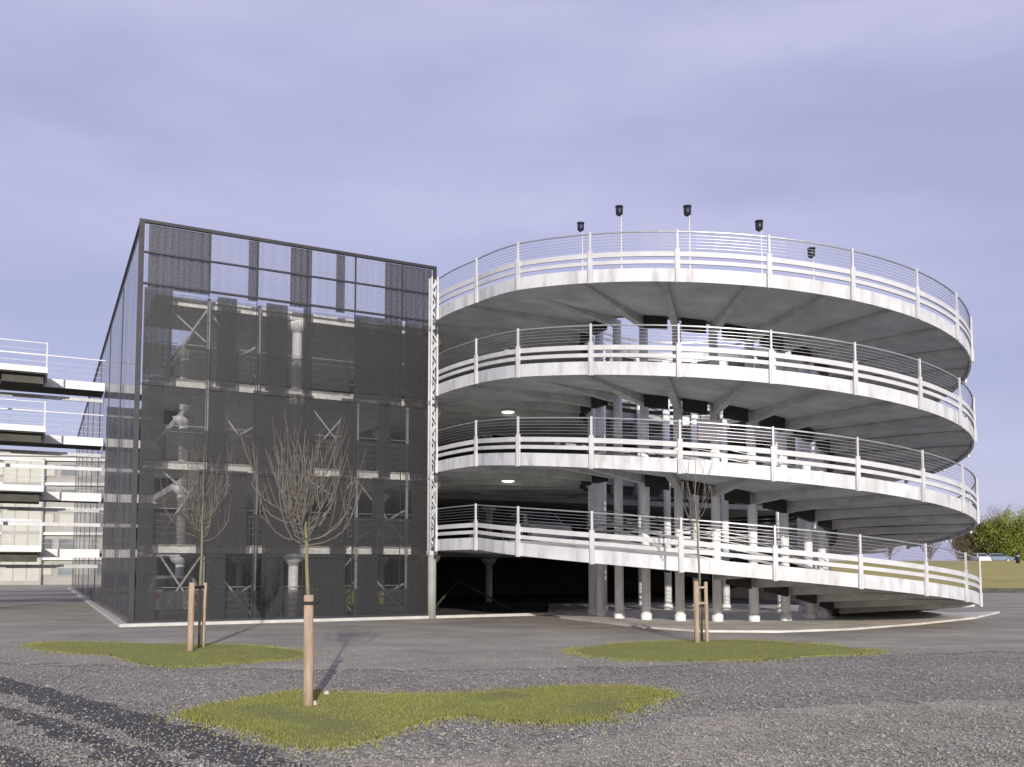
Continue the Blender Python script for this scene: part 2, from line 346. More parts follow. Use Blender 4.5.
# floor slabs
TE = 37.0
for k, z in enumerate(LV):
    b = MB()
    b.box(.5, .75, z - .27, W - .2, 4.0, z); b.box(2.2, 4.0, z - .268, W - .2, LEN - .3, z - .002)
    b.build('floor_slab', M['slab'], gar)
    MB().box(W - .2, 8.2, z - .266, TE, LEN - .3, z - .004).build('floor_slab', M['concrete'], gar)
b = MB()
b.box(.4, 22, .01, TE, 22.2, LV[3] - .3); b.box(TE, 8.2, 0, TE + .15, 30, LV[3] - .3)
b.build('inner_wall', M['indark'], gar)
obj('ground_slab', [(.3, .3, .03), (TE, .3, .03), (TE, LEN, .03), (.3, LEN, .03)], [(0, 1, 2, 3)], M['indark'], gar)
# roof parapet behind the ramp
b = MB(); b.box(W - .2, 8.25, LV[3], TE, 8.3, LV[3] + 1.1); b.build('roof_parapet', M['frame'], gar)
# steel posts, braces, rails and round columns inside
tp = [t_of_u(u, .9) for u in (157, 201, 252, 352, 402)]
lv0 = [0.] + LV
for t in tp[1:]:
    b = MB()
    for k in range(4): b.box(t - .045, .45, lv0[k] + .03, t + .045, .54, lv0[k + 1] - (.27 if k >= 0 else 0) + .25)
    b.build('steel_post', M['galv'], gar)
def brace(t0, t1, z0, z1, s=.62):
    MB().bar((t0, s, z0), (t1, s, z1), .04, .06).build('diagonal_brace', M['galv'], gar)
for k in range(4):
    z0, z1 = lv0[k] + .25, lv0[k + 1] - .35
    for j, (a, c) in enumerate(((tp[0], tp[1]), (tp[1], tp[2]), (tp[2] + 1.6, tp[3]), (tp[3], tp[4]))):
        if (k + j) % 3 == 2 and k: continue
        mid = (z0 + z1) / 2
        brace(a + .05, c - .05, z0, mid if j % 2 else z1, .62); brace(a + .05, c - .05, z1, mid if j % 2 == 0 and k % 2 else z0, .7)
for q0, q1, s0 in ((11.2, 13.2, 3.2), (14.6, 13.2, 3.2)):
    MB().bar((q0, s0, .1), (q1, s0 + 2, 1.25), .05, .08).build('diagonal_brace', M['under'], gar)
for k in range(4):
    b = MB()
    for i in range(5): b.bar((.55, .78, lv0[k] + .35 + .2 * i), (W - .3, .78, lv0[k] + .35 + .2 * i), .02, .022)
    b.build('interior_railing', M['wire'], gar)
for t, s in ((t_of_u(293, 1.2), 1.15), (t_of_u(429, 1.2), 1.15), (t_of_u(293, 7), 7.), (t_of_u(180, 7), 7.), (t_of_u(380, 7), 7.), (t_of_u(350, 14), 14.), (t_of_u(240, 14), 14.), (W + 4, 12.), (W + 8, 12.)):
    b = MB()
    for k in range(4):
        b.tube([(t, s, lv0[k] + .03), (t, s, lv0[k + 1] - .62)], .17, 16)
        b.tube([(t, s, lv0[k + 1] - .62), (t, s, lv0[k + 1] - .45), (t, s, lv0[k + 1] - .27)], [.19, .36, .42], 16)
    b.build('round_column', M['column'], gar, True)
# pale plinth kerb round the building
b = MB(); b.box(-.32, -.32, .005, 14.6, -.08, .10); b.box(-.32, -.08, .005, -.09, LEN + .2, .10)
k = b.build('kerb', M['kerb']); k.location = (A.x, A.y, 0); k.rotation_euler = (0, 0, TH); tag(k, kind='structure')

# lattice mast at the joint between garage and ramp
P = B2W(t_of_u(432, -.25), -.25)
lm = empty('lattice_column', P, TH, 'white lattice column standing where the dark screen meets the ramp', 'column')
zt = 12.15
for i, (x, y) in enumerate(((-.11, -.11), (.11, -.11), (.11, .11), (-.11, .11))):
    MB().tube([(x, y, 2.35), (x, y, zt)], .04, 8).build('upright', M['rail'], lm, True)
b = MB(); nzz = 26
for i in range(nzz):
    z0 = 2.4 + (zt - 2.5) * i / nzz; z1 = 2.4 + (zt - 2.5) * (i + 1) / nzz
    f = 1 if i % 2 else -1
    for y in (-.11, .11): b.bar((-.11 * f, y, z0), (.11 * f, y, z1), .03, .05)
    for x in (-.11, .11): b.bar((x, -.11 * f, z0), (x, .11 * f, z1), .025, .03)
b.build('lacing', M['rail'], lm)
b = MB(); b.box(-.16, -.16, 2.3, .16, .16, 2.36)
for z in LV: b.box(-.15, -.15, z - .3, .15, .15, z - .18)
b.build('collar', M['rail'], lm)
b = MB(); b.tube([(0, 0, 0), (0, 0, 2.3)], .15, 16); b.build('foot_column', M['concrete'], lm, True)

# ------------------------------------------------------------------ the spiral ramp
C = Vector((6.6, 34.2)); RO = 9.7; CI = Vector((7.1, 33.5)); RI = 4.25
TOPB = [2.36, 5.04, 7.70, 10.36]
T0, T1 = 214.2, 388.
def zedge(lvl, th):
    """height of the lower edge of the fascia of a level at angle th (degrees); the levels fall along the front half"""
    if th <= T0: return TOPB[lvl]
    drop = 2.675; x = (th - T0) / (T1 - T0)
    return TOPB[lvl] - drop * min(1, x)
def po(th, r=RO): a = R(th); r = r - .38 * max(0, 1 - abs(th - 213.8) / 14.5); return Vector((C.x + r * math.cos(a), C.y + r * math.sin(a)))
def pi_(th, dr=0.): a = R(th); return Vector((CI.x + (RI + dr) * math.cos(a), CI.y + (RI + dr) * math.sin(a)))
ramp = empty('spiral_ramp', (C.x, C.y, 0), 0, 'round white spiral car ramp of four stacked decks on a ring of columns', 'spiral ramp')
O3 = Vector((C.x, C.y, 0))
def rb(b, name, m, smooth=False): b.v = [tuple(Vector(v) - O3) for v in b.v]; return b.build(name, m, ramp, smooth)
def strip(b, ths, fa, fb, fc, fd):
    """closed band through four corner functions (th -> 3D)"""
    vs = []; n = len(ths)
    for t in ths: vs += [fa(t), fb(t), fc(t), fd(t)]
    fs = []
    for i in range(n - 1):
        o = i * 4; q = o + 4
        for a_, b_ in ((0, 1), (1, 2), (2, 3), (3, 0)): fs.append((o + a_, q + a_, q + b_, o + b_))
    fs.append((0, 1, 2, 3)); e = (n - 1) * 4; fs.append((e + 3, e + 2, e + 1, e))
    b.add(vs, fs)
def band(b, ths, lvl, r0, r1, dz0, dz1):
    f = lambda r, dz: (lambda t: (*po(t, r), zedge(lvl, t) + dz))
    strip(b, ths, f(r0, dz0), f(r1, dz0), f(r1, dz1), f(r0, dz1))
def iband(b, ths, lvl, r0, r1, dz0, dz1):
    f = lambda r, dz: (lambda t: (*pi_(t, r), zedge(lvl, t) + dz))
    strip(b, ths, f(r0, dz0), f(r1, dz0), f(r1, dz1), f(r0, dz1))
def rng_(a, b_, st=2.9): n = max(2, int(abs(b_ - a) / st) + 1); return [a + (b_ - a) * i / (n - 1) for i in range(n)]
POST0 = 272.8; DP = 14.65
NC = 22; colth = [(270 - 7 + 360 / NC * i) for i in range(NC)]
TB = 28.0                                                  # where a falling lane meets the level below
for lvl in range(4):
    end = T1 if lvl else 372.
    # deck slabs: flat half at the back, falling half in front
    b = MB()
    ths = rng_(TB, T0)
    strip(b, ths, lambda t: (*po(t, RO - .08), TOPB[lvl] + .12), lambda t: (*pi_(t, .12), TOPB[lvl] + .12),
          lambda t: (*pi_(t, .12), TOPB[lvl] + .30), lambda t: (*po(t, RO - .08), TOPB[lvl] + .30))
    rb(b, 'flat_deck', M['soffit'])
    b = MB(); ths = rng_(T0, end)
    low = 0.03
    strip(b, ths, lambda t: (*po(t, RO - .08), max(-.3 if lvl == 0 else -9, zedge(lvl, t) + .12)), lambda t: (*pi_(t, .12), zedge(lvl, t) + .12),
          lambda t: (*pi_(t, .12), zedge(lvl, t) + .301), lambda t: (*po(t, RO - .08), zedge(lvl, t) + .301))
    rb(b, 'falling_deck', M['soffit'])
    # wedge of deck towards the garage
    g0 = B2W(W - .15, .0); g1 = B2W(W - .15, 8.2); z0, z1 = TOPB[lvl] + .125, TOPB[lvl] + .297
    pa = [po(t, RO - .1) for t in rng_(199.5, 150, 6)]
    poly = [(*pa[0], 0), (*g0.to_2d(), 0), (*g1.to_2d(), 0), (*B2W(W + 6, 8.2).to_2d(), 0)] + [(*p, 0) for p in pa[::-1][:-1]]
    n = len(poly); b = MB()
    b.add([(x, y, z0) for x, y, _ in poly] + [(x, y, z1) for x, y, _ in poly],
          [tuple(range(n - 1, -1, -1)), tuple(range(n, 2 * n))] + [(i, (i + 1) % n, n + (i + 1) % n, n + i) for i in range(n)])
    rb(b, 'landing_deck', M['soffit'])
    # fascia, one sheet per bay between posts
    last = 346.05 if lvl == 0 else T1
    pth = [199.5 + DP * i for i in range(14) if 199.5 + DP * i < last + 1]
    if lvl == 0: pth = pth[:10]
    for i in range(len(pth) - 1):
        b = MB(); band(b, rng_(pth[i] + .09, pth[i + 1] - .09), lvl, RO - .06, RO, 0., .38); rb(b, 'fascia_panel', M['white'])
    b = MB(); ths = rng_(pth[0], pth[-1])
    band(b, ths, lvl, RO - .03, RO + .03, .50, .61); rb(b, 'lower_guardrail', M['rail'])
    b = MB(); band(b, ths, lvl, RO - .03, RO + .03, .71, .85); rb(b, 'upper_guardrail', M['rail'])
    b = MB(); band(b, ths, lvl, RO - .02, RO + .02, 1.40, 1.435); rb(b, 'handrail', M['galv'])
    b = MB()
    for dz in (.95, 1.04, 1.13, 1.22, 1.31): band(b, ths, lvl, RO - .006, RO + .006, dz, dz + .008)
    rb(b, 'cable_infill', M['wire'])
    if lvl == 3:   # balustrade of the open top seen against the sky runs on behind
        pass
    for t in pth:
        b = MB(); p = po(t, RO + .045); q = zedge(lvl, t); a = R(t); er = Vector((math.cos(a), math.sin(a), 0)); et = Vector((-er.y, er.x, 0))
        def pl(z0, z1, wt, wr):
            c = Vector((*p, 0)); v = [c + er * (i * wr / 2) + et * (j * wt / 2) for i, j in ((-1, -1), (1, -1), (1, 1), (-1, 1))]
            b.add([(x.x, x.y, z0) for x in v] + [(x.x, x.y, z1) for x in v], [(0, 3, 2, 1), (4, 5, 6, 7), (0, 1, 5, 4), (1, 2, 6, 5), (2, 3, 7, 6), (3, 0, 4, 7)])
        pl(q - .03, q + .92, .13, .06); pl(q + .92, q + 1.46, .055, .05)
        pl(q - .032, q + .40, .035, .09)
        rb(b, 'railing_post', M['rail'])
    # back part: fascia and rails round the flat half
    b = MB(); band(b, rng_(TB, 150), lvl, RO - .06, RO, .0, .38)
    ths = rng_(TB, 150); band(b, ths, lvl, RO - .03, RO + .03, .50, .61); band(b, ths, lvl, RO - .03, RO + .03, .71, .85); band(b, ths, lvl, RO - .02, RO + .02, 1.4, 1.43)
    rb(b, 'back_railing', M['rail'])
    # inner kerb and rails
    b = MB()
    for a0, a1 in ((TB, T0), (T0, end)):
        ths = rng_(a0 + .01, a1 - .01)
        iband(b, ths, lvl, .06, .12, .06, .44); iband(b, ths, lvl, .07, .11, .62, .70); iband(b, ths, lvl, .07, .11, .84, .92)
        for dz in ((1.05, 1.2, 1.35) if lvl < 3 else ()): iband(b, ths, lvl, .08, .1, dz, dz + .022)
    rb(b, 'inner_railing', M['galv'])
    # radial ribs and dark edge beams under the deck
    for i, t in enumerate(colth):
        b = MB(); bd = MB()
        for tt in ((t % 360),):
            if tt < TB: tt += 360
            if lvl == 0 and tt > 350: continue
            q = zedge(lvl, tt)
            pin = pi_(tt, .0); aim = math.degrees(math.atan2(*(pin - C).yx)) % 360
            pout = po(aim, RO - .12); dirv = (pout - pin).normalized(); nrm = Vector((-dirv.y, dirv.x)) * .11
            if aim < TB: aim += 360
            qo = zedge(lvl, aim if (aim > T0) == (tt > T0) else T0)
            b.add([(*(pin + nrm), q + .12), (*(pin - nrm), q + .12), (*(pin - nrm), q - .22), (*(pin + nrm), q - .22),
                   (*(pout + nrm), qo + .12), (*(pout - nrm), qo + .12), (*(pout - nrm), qo + .03), (*(pout + nrm), qo + .03)],
                  [(0, 1, 2, 3), (4, 7, 6, 5), (0, 4, 5, 1), (1, 5, 6, 2), (2, 6, 7, 3), (3, 7, 4, 0)])
            t2 = tt + 360 / NC; 
            if not (tt < T0 < t2) and not (tt < T1 < t2):
                iband(bd, rng_(tt + 3.2, t2 - 3.2), lvl, .14, .34, -.30, .12)
            rb(b, 'deck_rib', M['rib'])
            if bd.v: rb(bd, 'edge_beam', M['darkbeam'])
for t in colth:
    tt = t % 360; 
    if tt < TB: tt += 360
    p = pi_(t, -.1); ztop = zedge(3, tt) + .0
    b = MB(); b.tube([(*p, .0), (*p, ztop)], .15, 18)
    co = rb(b, 'column', M['column'], True)
    b = MB(); b.tube([(*p, .0), (*p, .28)], .185, 18); b.v = [tuple(Vector(v) - O3) for v in b.v]
    b.build('column_foot', M['pedestal'], co, True)
# pavement island under the ramp
ring = [(*at_z(u, v).to_2d(), 0) for u, v in ((548, 614.5), (560, 618.5), (590, 622), (640, 628), (700, 632.5), (780, 633), (850, 630.5), (920, 625), (975, 619), (1000, 613))] + [(*po(t, RO + .3), .0) for t in range(5, 125, 6)]
n = len(ring)
pv = obj('pavement', [(x, y, .006) for x, y, _ in ring] + [(x, y, .065) for x, y, _ in ring], [tuple(range(n, 2 * n))] + [(i, (i + 1) % n, n + (i + 1) % n, n + i) for i in range(n)], M['pave'])
tag(pv, kind='structure')

# ------------------------------------------------------------------ lamps on the ring, ceiling lights, sign
lamp_lab = ['slim white lamp post with small dark head, leftmost on the top deck', 'tall slim lamp post with dark head, second from the left on the top deck',
            'slim lamp post with dark head in the middle of the five on the top deck', 'slim lamp post with dark head, second from the right on the top deck',
            'lowest lamp post at the right end of the row on the top deck']
for i, (u, v, th) in enumerate(((581, 228, 196), (621, 212, 222.), (689, 212, 252), (761, 227, 281), (813, 254, 305))):
    # find the ring point along this bearing (front side)
    best = min((abs(math.atan2(pi_(t, .2).x, pi_(t, .2).y) - math.atan2(ray(u, v).x, ray(u, v).y)), t) for t in [180 + k * .25 for k in range(0, 680)])[1]
    p = pi_(best, .2); base = zedge(3, best) + .3; zt = at_y(u, v, p.y).z
    lp = empty('lamp_post', (p.x, p.y, base), 0, lamp_lab[i], 'lamp post', 'lamp posts along the inner edge of the top deck')
    h = zt - base
    MB().tube([(0, 0, 0), (0, 0, h * .5), (0, 0, h)], [.045, .035, .025], 10).build('pole', M['rail'], lp, True)
    b = MB(); b.tube([(0, 0, 0), (0, 0, .05)], .09, 10); b.build('base_plate', M['rail'], lp)
    b = MB(); b.tube([(-.06, 0, h - .14), (-.06, 0, h - .08), (-.06, 0, h + .10), (-.06, 0, h + .16)], [.05, .12, .13, .09], 14); b.tube([(-.06, 0, h + .16), (-.06, 0, h + .2)], .14, 14)
    b.build('lamp_head', M['lampdark'], lp, True)
def emis(name, c, s):
    m = bpy.data.materials.new(name); m.use_nodes = True; p = m.node_tree.nodes['Principled BSDF']
    p.inputs['Base Color'].default_value = (*c, 1); p.inputs['Emission Color'].default_value = (*c, 1); p.inputs['Emission Strength'].default_value = s
    return m
M['glow'] = emis('lit_diffuser', (1, .93, .82), 2.2)
clabs = ['round lit ceiling lamp under the topmost deck beside the garage', 'round lit ceiling lamp under the third deck beside the garage', 'round lit ceiling lamp under the second deck beside the garage']
for i, (lvl, u, v) in enumerate(((3, 507, 348), (2, 508, 412), (1, 508, 481))):
    p = at_z(u, v, TOPB[lvl] + .02)
    c = empty('ceiling_lamp', p, 0, clabs[i], 'ceiling lamp', 'ceiling lamps under the decks')
    MB().tube([(0, 0, .0), (0, 0, .105)], .26, 20).build('housing', M['rail'], c, True)
    MB().tube([(0, 0, -.05), (0, 0, -.03), (0, 0, 0)], [.12, .22, .25], 20).build('diffuser', M['glow'], c, True)
M['signface'] = mat('pale_sign_face', (.9, .85, .86), .5, var=.08, scale=3)
p = at_y(710, 430, 29.2)
sg = empty('sign_board', p, R(4), 'pale blank rectangular sign board hung between columns above the second deck', 'sign')
MB().box(-.40, -.02, -.34, .40, .02, .34).build('panel', M['signface'], sg)
MB().box(-.42, .021, -.36, .42, .05, .36).build('backing_frame', M['galv'], sg)
b = MB(); b.bar((-.3, .035, .36), (-.3, .035, 1.25), .02, .02, (0, 1, 0)); b.bar((.3, .035, .36), (.3, .035, 1.25), .02, .02, (0, 1, 0)); b.build('hanger', M['galv'], sg)

# ------------------------------------------------------------------ footbridges on the left
S_B = 16.
M['bwhite'] = mat('bridge_white_concrete', (.72, .72, .70), .7, var=.1, scale=1.5)
blab = ['lowest white footbridge joining the left face of the garage', 'second white footbridge up, left of the garage', 'third white footbridge up, left of the garage', 'topmost white footbridge against the sky, left of the garage']
for k in range(4):
    z = 2.45 + 2.583 * k
    o = B2W(0, S_B)
    br = empty('footbridge', (o.x, o.y, 0), TH, blab[k], 'footbridge', 'white footbridges stacked at the left of the garage')
    b = MB(); b.box(-16., 0, z - .22, -.06, .12, z + .16); b.box(.06, 0, z - .22, 3.4, .12, z + .16); b.build('front_beam', M['bwhite'], br)
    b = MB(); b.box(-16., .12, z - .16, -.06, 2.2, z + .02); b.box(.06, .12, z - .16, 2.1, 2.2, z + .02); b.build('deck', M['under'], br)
    b = MB(); b.bar((-16, .5, z - .62), (-.1, .5, z - .62), .12, .16); b.build('pipe', M['galv'], br)
    # landing that stands forward of the bridge
    b = MB(); b.box(-8., -2.1, z - .0, -2.55, -2.0, z + .26); b.box(-2.55, -2.1, z, -2.45, 0, z + .26); b.build('landing_fascia', M['bwhite'], br)
    b = MB(); b.box(-8., -2.0, z - .05, -2.55, -.005, z + .05)
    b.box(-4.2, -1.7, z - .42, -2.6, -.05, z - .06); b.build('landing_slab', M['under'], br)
    for x in (-4.35, -2.5, -6.2, -8.): MB().box(x - .03, -2.06, z + .26, x + .03, -2.0, z + 1.35).build('railing_post', M['rail'], br)
    b = MB(); top = .05 if k > 1 else .16
    b.box(-8, -2.05, z + 1.30, -2.5, -2.01, z + 1.30 + top * .6)
    for j in range(3): b.box(-8, -2.04, z + .5 + .25 * j, -2.5, -2.028, z + .508 + .25 * j)
    b.box(-16, .02, z + 1.20, -.06, .07, z + 1.20 + top); b.box(.06, .02, z + 1.20, 2.1, .07, z + 1.20 + top)
    for j in range(3): b.box(-16, .04, z + .4 + .25 * j, -.06, .052, z + .408 + .25 * j)
    b.build('railing', M['wire'], br)
for x in (-4.6, -8.1):
    p = B2W(x, S_B - 1.9); c = empty('bridge_pillar', p, TH, 'slim grey pillar carrying the footbridge landings, ' + ('nearer the garage' if x > -5 else 'further from the garage'), 'pillar')
    MB().box(-.07, -.07, .03, .07, .07, 10.2).build('shaft', M['galv'], c); MB().box(-.16, -.16, 0, .16, .16, .03).build('base_plate', M['galv'], c)

# white building behind the bridges
M['facade'] = mat('offwhite_render', (.33, .32, .30), .8, var=.1, scale=.4)
M['glass'] = mat('grey_window_glass', (.16, .18, .19), .15, var=.4, scale=.3, spec=.6)
M['panel'] = mat('pale_glazed_panel', (.42, .42, .37), .4, var=.08, scale=.6)
wb = empty('office_building', (-56, 92, 0), R(8), 'white banded building far behind the footbridges at the left edge', 'building')
MB().box(-30, .15, 0, 17, 12, 13.2).build('wall', M['facade'], wb)
for k in range(5):
    z = .9 + 2.55 * k
    for j in range(12):
        x = -28.5 + 3.8 * j
        f = MB().box(x, .06, z, x + 3.4, .149, z + 1.35).build('window', M['facade'], wb)
        MB().box(x + .12, .02, z + .12, x + 1.6, .058, z + 1.23).build('pane', M['glass'] if (j + k) % 3 else M['panel'], f)
        MB().box(x + 1.75, .02, z + .12, x + 3.28, .058, z + 1.23).build('pane', M['glass'] if (j * k) % 2 else M['panel'], f)
    MB().box(-30, -.25, z + 1.62, 17, .148, z + 1.9).build('balcony_band', M['slab'], wb)
st = MB().box(4.2, -.5, 0, 8.2, .147, 12.9).build('stair_tower', M['facade'], wb)
for k in range(5):
    for j in range(3): MB().box(4.35 + 1.27 * j, -.53, .4 + 2.5 * k, 5.5 + 1.27 * j, -.503, 2.6 + 2.5 * k).build('pane', M['panel'], st)
MB().box(-30.2, -.1, 13.2, 17.2, 12.2, 13.45).build('roof', M['kerb'], wb)

# ------------------------------------------------------------------ young staked trees
def young_tree(base, height, fork, spread, n, label, lean=0., seed=1, curved=0):
    r = random.Random(seed)
    t = empty('young_tree', base, 0, label, 'young tree', 'young staked trees in front of the car park')
    b = MB(); pts = [(lean * (z / height) + r.uniform(-.01, .01), r.uniform(-.01, .01), z) for z in [fork * i / 6 for i in range(7)]]
    pts[0] = (0, 0, -.02)
    pts += [(lean + r.uniform(-.03, .03), r.uniform(-.02, .02), fork + (height - fork) * i / 5) for i in range(1, 6)]
    rad = [.034, .03, .028, .027, .026, .025, .024, .016, .012, .009, .006, .003]
    b.tube(pts, rad, 8); b.build('trunk', M['bark'], t, True)
    b = MB()
    for i in range(n):
        a = r.uniform(0, 6.28); z0 = fork + r.uniform(-.12, .45) * (height - fork) * .5; out = spread * r.choice((r.uniform(.12, .5), r.uniform(.3, 1.05)))
        if i < curved: z0 = fork - .02; out = spread * (1 - .1 * i); a = math.pi + i * .5 if i % 2 else .2 * i
        up = r.uniform(.4, 1.) * (height - z0)
        pts = []; wob = r.uniform(-.6, .6)
        for k in range(8):
            f = k / 7; rr = out * min(1, f * 1.9) ** .75 * (1 - .1 * f) + .03 * math.sin(9 * f + i)
            pts.append((lean + math.cos(a + wob * f) * rr + r.uniform(-.018, .018), math.sin(a + wob * f) * rr + r.uniform(-.018, .018), z0 + up * (f ** 1.35)))
        b.tube(pts, [.0088 * (1 - .8 * k / 7) + .0012 for k in range(8)], 5)
        for s_ in range(r.randint(3, 6)):
            k = r.randint(2, 6); p0 = Vector(pts[k]); a2 = a + r.uniform(-1.6, 1.6); ln = r.uniform(.25, .7)
            q = [p0 + Vector((math.cos(a2) * ln * .4 * g ** .7, math.sin(a2) * ln * .4 * g ** .7, ln * g)) for g in (0, .33, .66, 1)]
            b.tube(q, [.006, .005, .0035, .002], 4)
    b.build('branches', M['twig'], t)
    return t
def stake(base, h, rad, label, lean=(0, 0)):
    s = empty('wooden_stake', base, 0, label, 'wooden stake', 'round wooden stakes beside the young trees')
    q = random.uniform(-.02, .02); MB().tube([(0, 0, -.05), (q * .3, 0, h * .3), (q * .2, .004, h * .55), (q * .8, 0, h * .8), (q, .005, h - .015), (q, .005, h)], [rad * 1.08, rad * .99, rad * 1.04, rad * .97, rad, rad * .9], 14).build('pole', M['stake'], s, True)
    return s
p = at_z(199, 649); young_tree(p, 4.55, 2.45, .8, 28, 'young bare tree at the left with upright twigs, tied to two stakes', seed=3)
stake(at_z(190, 652), 1.47, .062, 'thick pale orange stake left of the left bare tree'); stake(at_z(203, 648), 1.45, .04, 'thinner greyish stake right of the left bare tree')
MB().bar(at_z(190, 652) + Vector((0, -.05, 1.36)), at_z(203, 648) + Vector((0, -.05, 1.36)), .03, .06).build('strap', M['strap'], None)
tag(bpy.data.objects['strap'], 'black rubber strap tying the left tree to its stakes', 'tree tie', 'rubber ties on the young trees')
p2 = at_z(309, 705) + Vector((-.02, .09, 0)); young_tree(p2, 3.65, 2.15, .72, 32, 'young bare tree in the foreground with branches curving upward', lean=-.1, seed=11, curved=6)
stake(at_z(308, 708), 1.44, .064, 'single thick stake in front of the foreground bare tree')
s_ = at_z(308, 708)
b = MB(); b.tube([s_ + Vector((.09 * math.cos(a), .03 + .11 * math.sin(a), 1.34)) for a in [k * .524 for k in range(13)]], .022, 6)
tag(b.build('strap', M['strap'], None, True), 'dark rubber strap around the foreground tree and its stake', 'tree tie', 'rubber ties on the young trees')
p3 = at_z(702, 642); young_tree(p3, 4.7, 2.7, .35, 6, 'thin bare tree in front of the spiral ramp between two stakes', lean=-.12, seed=21)
stake(at_z(697, 643.5), 1.47, .058, 'orange stake left of the thin tree by the ramp'); stake(at_z(707, 643), 1.45, .045, 'pale stake right of the thin tree by the ramp')
b = MB()
for zz in (1.32, .95): b.bar(at_z(697, 643.5) + Vector((0, -.05, zz)), at_z(707, 643) + Vector((0, -.05, zz)), .03, .05)
tag(b.build('cross_slats', M['stake'], None), 'two small wooden slats nailed across the stakes by the ramp', 'slats')
M['peg'] = mat('pale_cut_wood', (.6, .5, .36), .8)
for i, (u, v, s, lab) in enumerate(((313, 707, .05, 'small pale wooden peg at the foot of the foreground stake'), (326, 696, .045, 'small whitish stone lying on the grass right of the foreground stake'))):
    q = at_z(u, v); b = MB(); b.tube([(0, 0, 0), (.01, 0, s), (.015, .01, s * 1.5)], [s * 1.1, s, s * .6], 7)
    o = b.build('wooden_peg' if i == 0 else 'small_stone', M['peg'] if i == 0 else M['kerb'], None, i == 1, q); tag(o, lab, 'peg' if i == 0 else 'stone')

# ------------------------------------------------------------------ the bank, cars and trees at the right
M['bank'] = mat('dry_grass', (.44, .36, .12), .9, c2=(.30, .28, .07), scale=.12, bump=.6, bscale=6)
M['road'] = mat('road_asphalt', (.06, .06, .065), .85, var=.2, scale=.4)
prof = [(68, .002), (72, .25), (82, .95), (100, 2.2), (108, 2.55), (135, 2.6), (420, 2.6)]
xs = [22, 26, 34, 60, 110, 260, 700]
vs = []; fs = []
for i, x in enumerate(xs):
    for y, z in prof: vs.append((x * (1 + (y - 68) / 350) + rng.normal() * .1, y + (x - 22) * -.02 + rng.normal() * .1, z if i or z < .01 else z * .5))
np_ = len(prof)
for i in range(len(xs) - 1):
    for j in range(np_ - 1): fs.append((i * np_ + j, (i + 1) * np_ + j, (i + 1) * np_ + j + 1, i * np_ + j + 1))
tag(obj('grass_bank', vs, fs, M['bank'], None, True), kind='structure')
b = MB(); b.box(20, 63.5, .0, 160, 64.0, .32); tag(b.build('road_edge_wall', M['under'], None), 'long low dark wall at the foot of the grass bank', 'wall')
def leafm(name, c, c2): return mat(name, c, .8, c2=c2, scale=.5)
M['leafg'] = leafm('spring_leaf', (.30, .32, .05), (.14, .17, .03)); M['leafd'] = leafm('dull_leaf', (.17, .17, .07), (.09, .085, .045))
M['barebrown'] = mat('bare_twigs', (.17, .125, .11), .9, var=.25, scale=.6)
def leafy(base, h, wd, mleaf, n, label, seed, trunk_h=.25, dens=1.):
    r = np.random.default_rng(seed)
    t = empty('leafy_tree', base, 0, label, 'tree', 'trees behind the grass bank')
    b = MB(); b.tube([(0, 0, -.2), (.05, 0, h * .3), (0, .05, h * .6), (0, 0, h * .85)], [.16, .12, .08, .03], 8)
    for i in range(7):
        a = r.uniform(0, 6.28); z0 = h * r.uniform(.2, .55); b.tube([(0, 0, z0), (math.cos(a) * wd * .2, math.sin(a) * wd * .2, z0 + h * .1), (math.cos(a) * wd * .38, math.sin(a) * wd * .38, z0 + h * .25)], [.07, .05, .02], 6)
    b.build('trunk', M['bark'], t, True)
    nc = 26; cz = r.uniform(trunk_h, .95, nc) * h; rr = wd * .5 * np.sqrt(np.clip(1 - ((cz / h - .52) / .5) ** 2, .05, 1)) * r.uniform(.3, .95, nc); ca = r.uniform(0, 6.28, nc)
    cen = np.c_[rr * np.cos(ca), rr * np.sin(ca), cz]; idx = r.integers(0, nc, n)
    d = r.normal(size=(n, 3)); d /= np.linalg.norm(d, axis=1)[:, None]; d *= (r.random(n) ** .5)[:, None] * (wd * .2) * r.uniform(.6, 1.3, nc)[idx][:, None]
    p = cen[idx] + d; s = r.uniform(.08, .17, n)
    q = r.normal(size=(n, 3)); q /= np.linalg.norm(q, axis=1)[:, None]; w2 = np.cross(q, r.normal(size=(n, 3))); w2 /= np.linalg.norm(w2, axis=1)[:, None]
    V = np.stack([p - q * s[:, None], p + w2 * s[:, None] * .6, p + q * s[:, None], p - w2 * s[:, None] * .6], 1).reshape(-1, 3)
    obj('crown', V, np.arange(n * 4).reshape(-1, 4), mleaf, t)
def bare_bush(base, h, wd, label, seed, n=160):
    r = random.Random(seed); t = empty('bare_tree', base, 0, label, 'tree', 'trees behind the grass bank')
    MB().tube([(0, 0, -.2), (0, 0, h * .5), (.1, 0, h * .9)], [.12, .07, .02], 6).build('trunk', M['bark'], t, True)
    b = MB()
    for i in range(n):
        a = r.uniform(0, 6.28); z0 = r.uniform(.05, .7) * h; o = wd * .5 * r.uniform(.3, 1); u_ = r.uniform(.15, .5) * h
        p0 = Vector((0, 0, z0)); p1 = Vector((math.cos(a) * o * .6, math.sin(a) * o * .6, z0 + u_ * .5)); p2_ = Vector((math.cos(a) * o, math.sin(a) * o, min(h, z0 + u_)))
        b.tube([p0, p1, p2_], [.03, .022, .01], 3, False)
        for j in range(4):
            q = p1.lerp(p2_, r.random()); b.tube([q, q + Vector((r.uniform(-.5, .5), r.uniform(-.5, .5), r.uniform(.2, .8)))], [.014, .006], 3, False)
    b.build('branches', M['barebrown'], t)
TY = 158.
def bank_z(y): return np.interp(y, [p[0] for p in prof], [p[1] for p in prof])
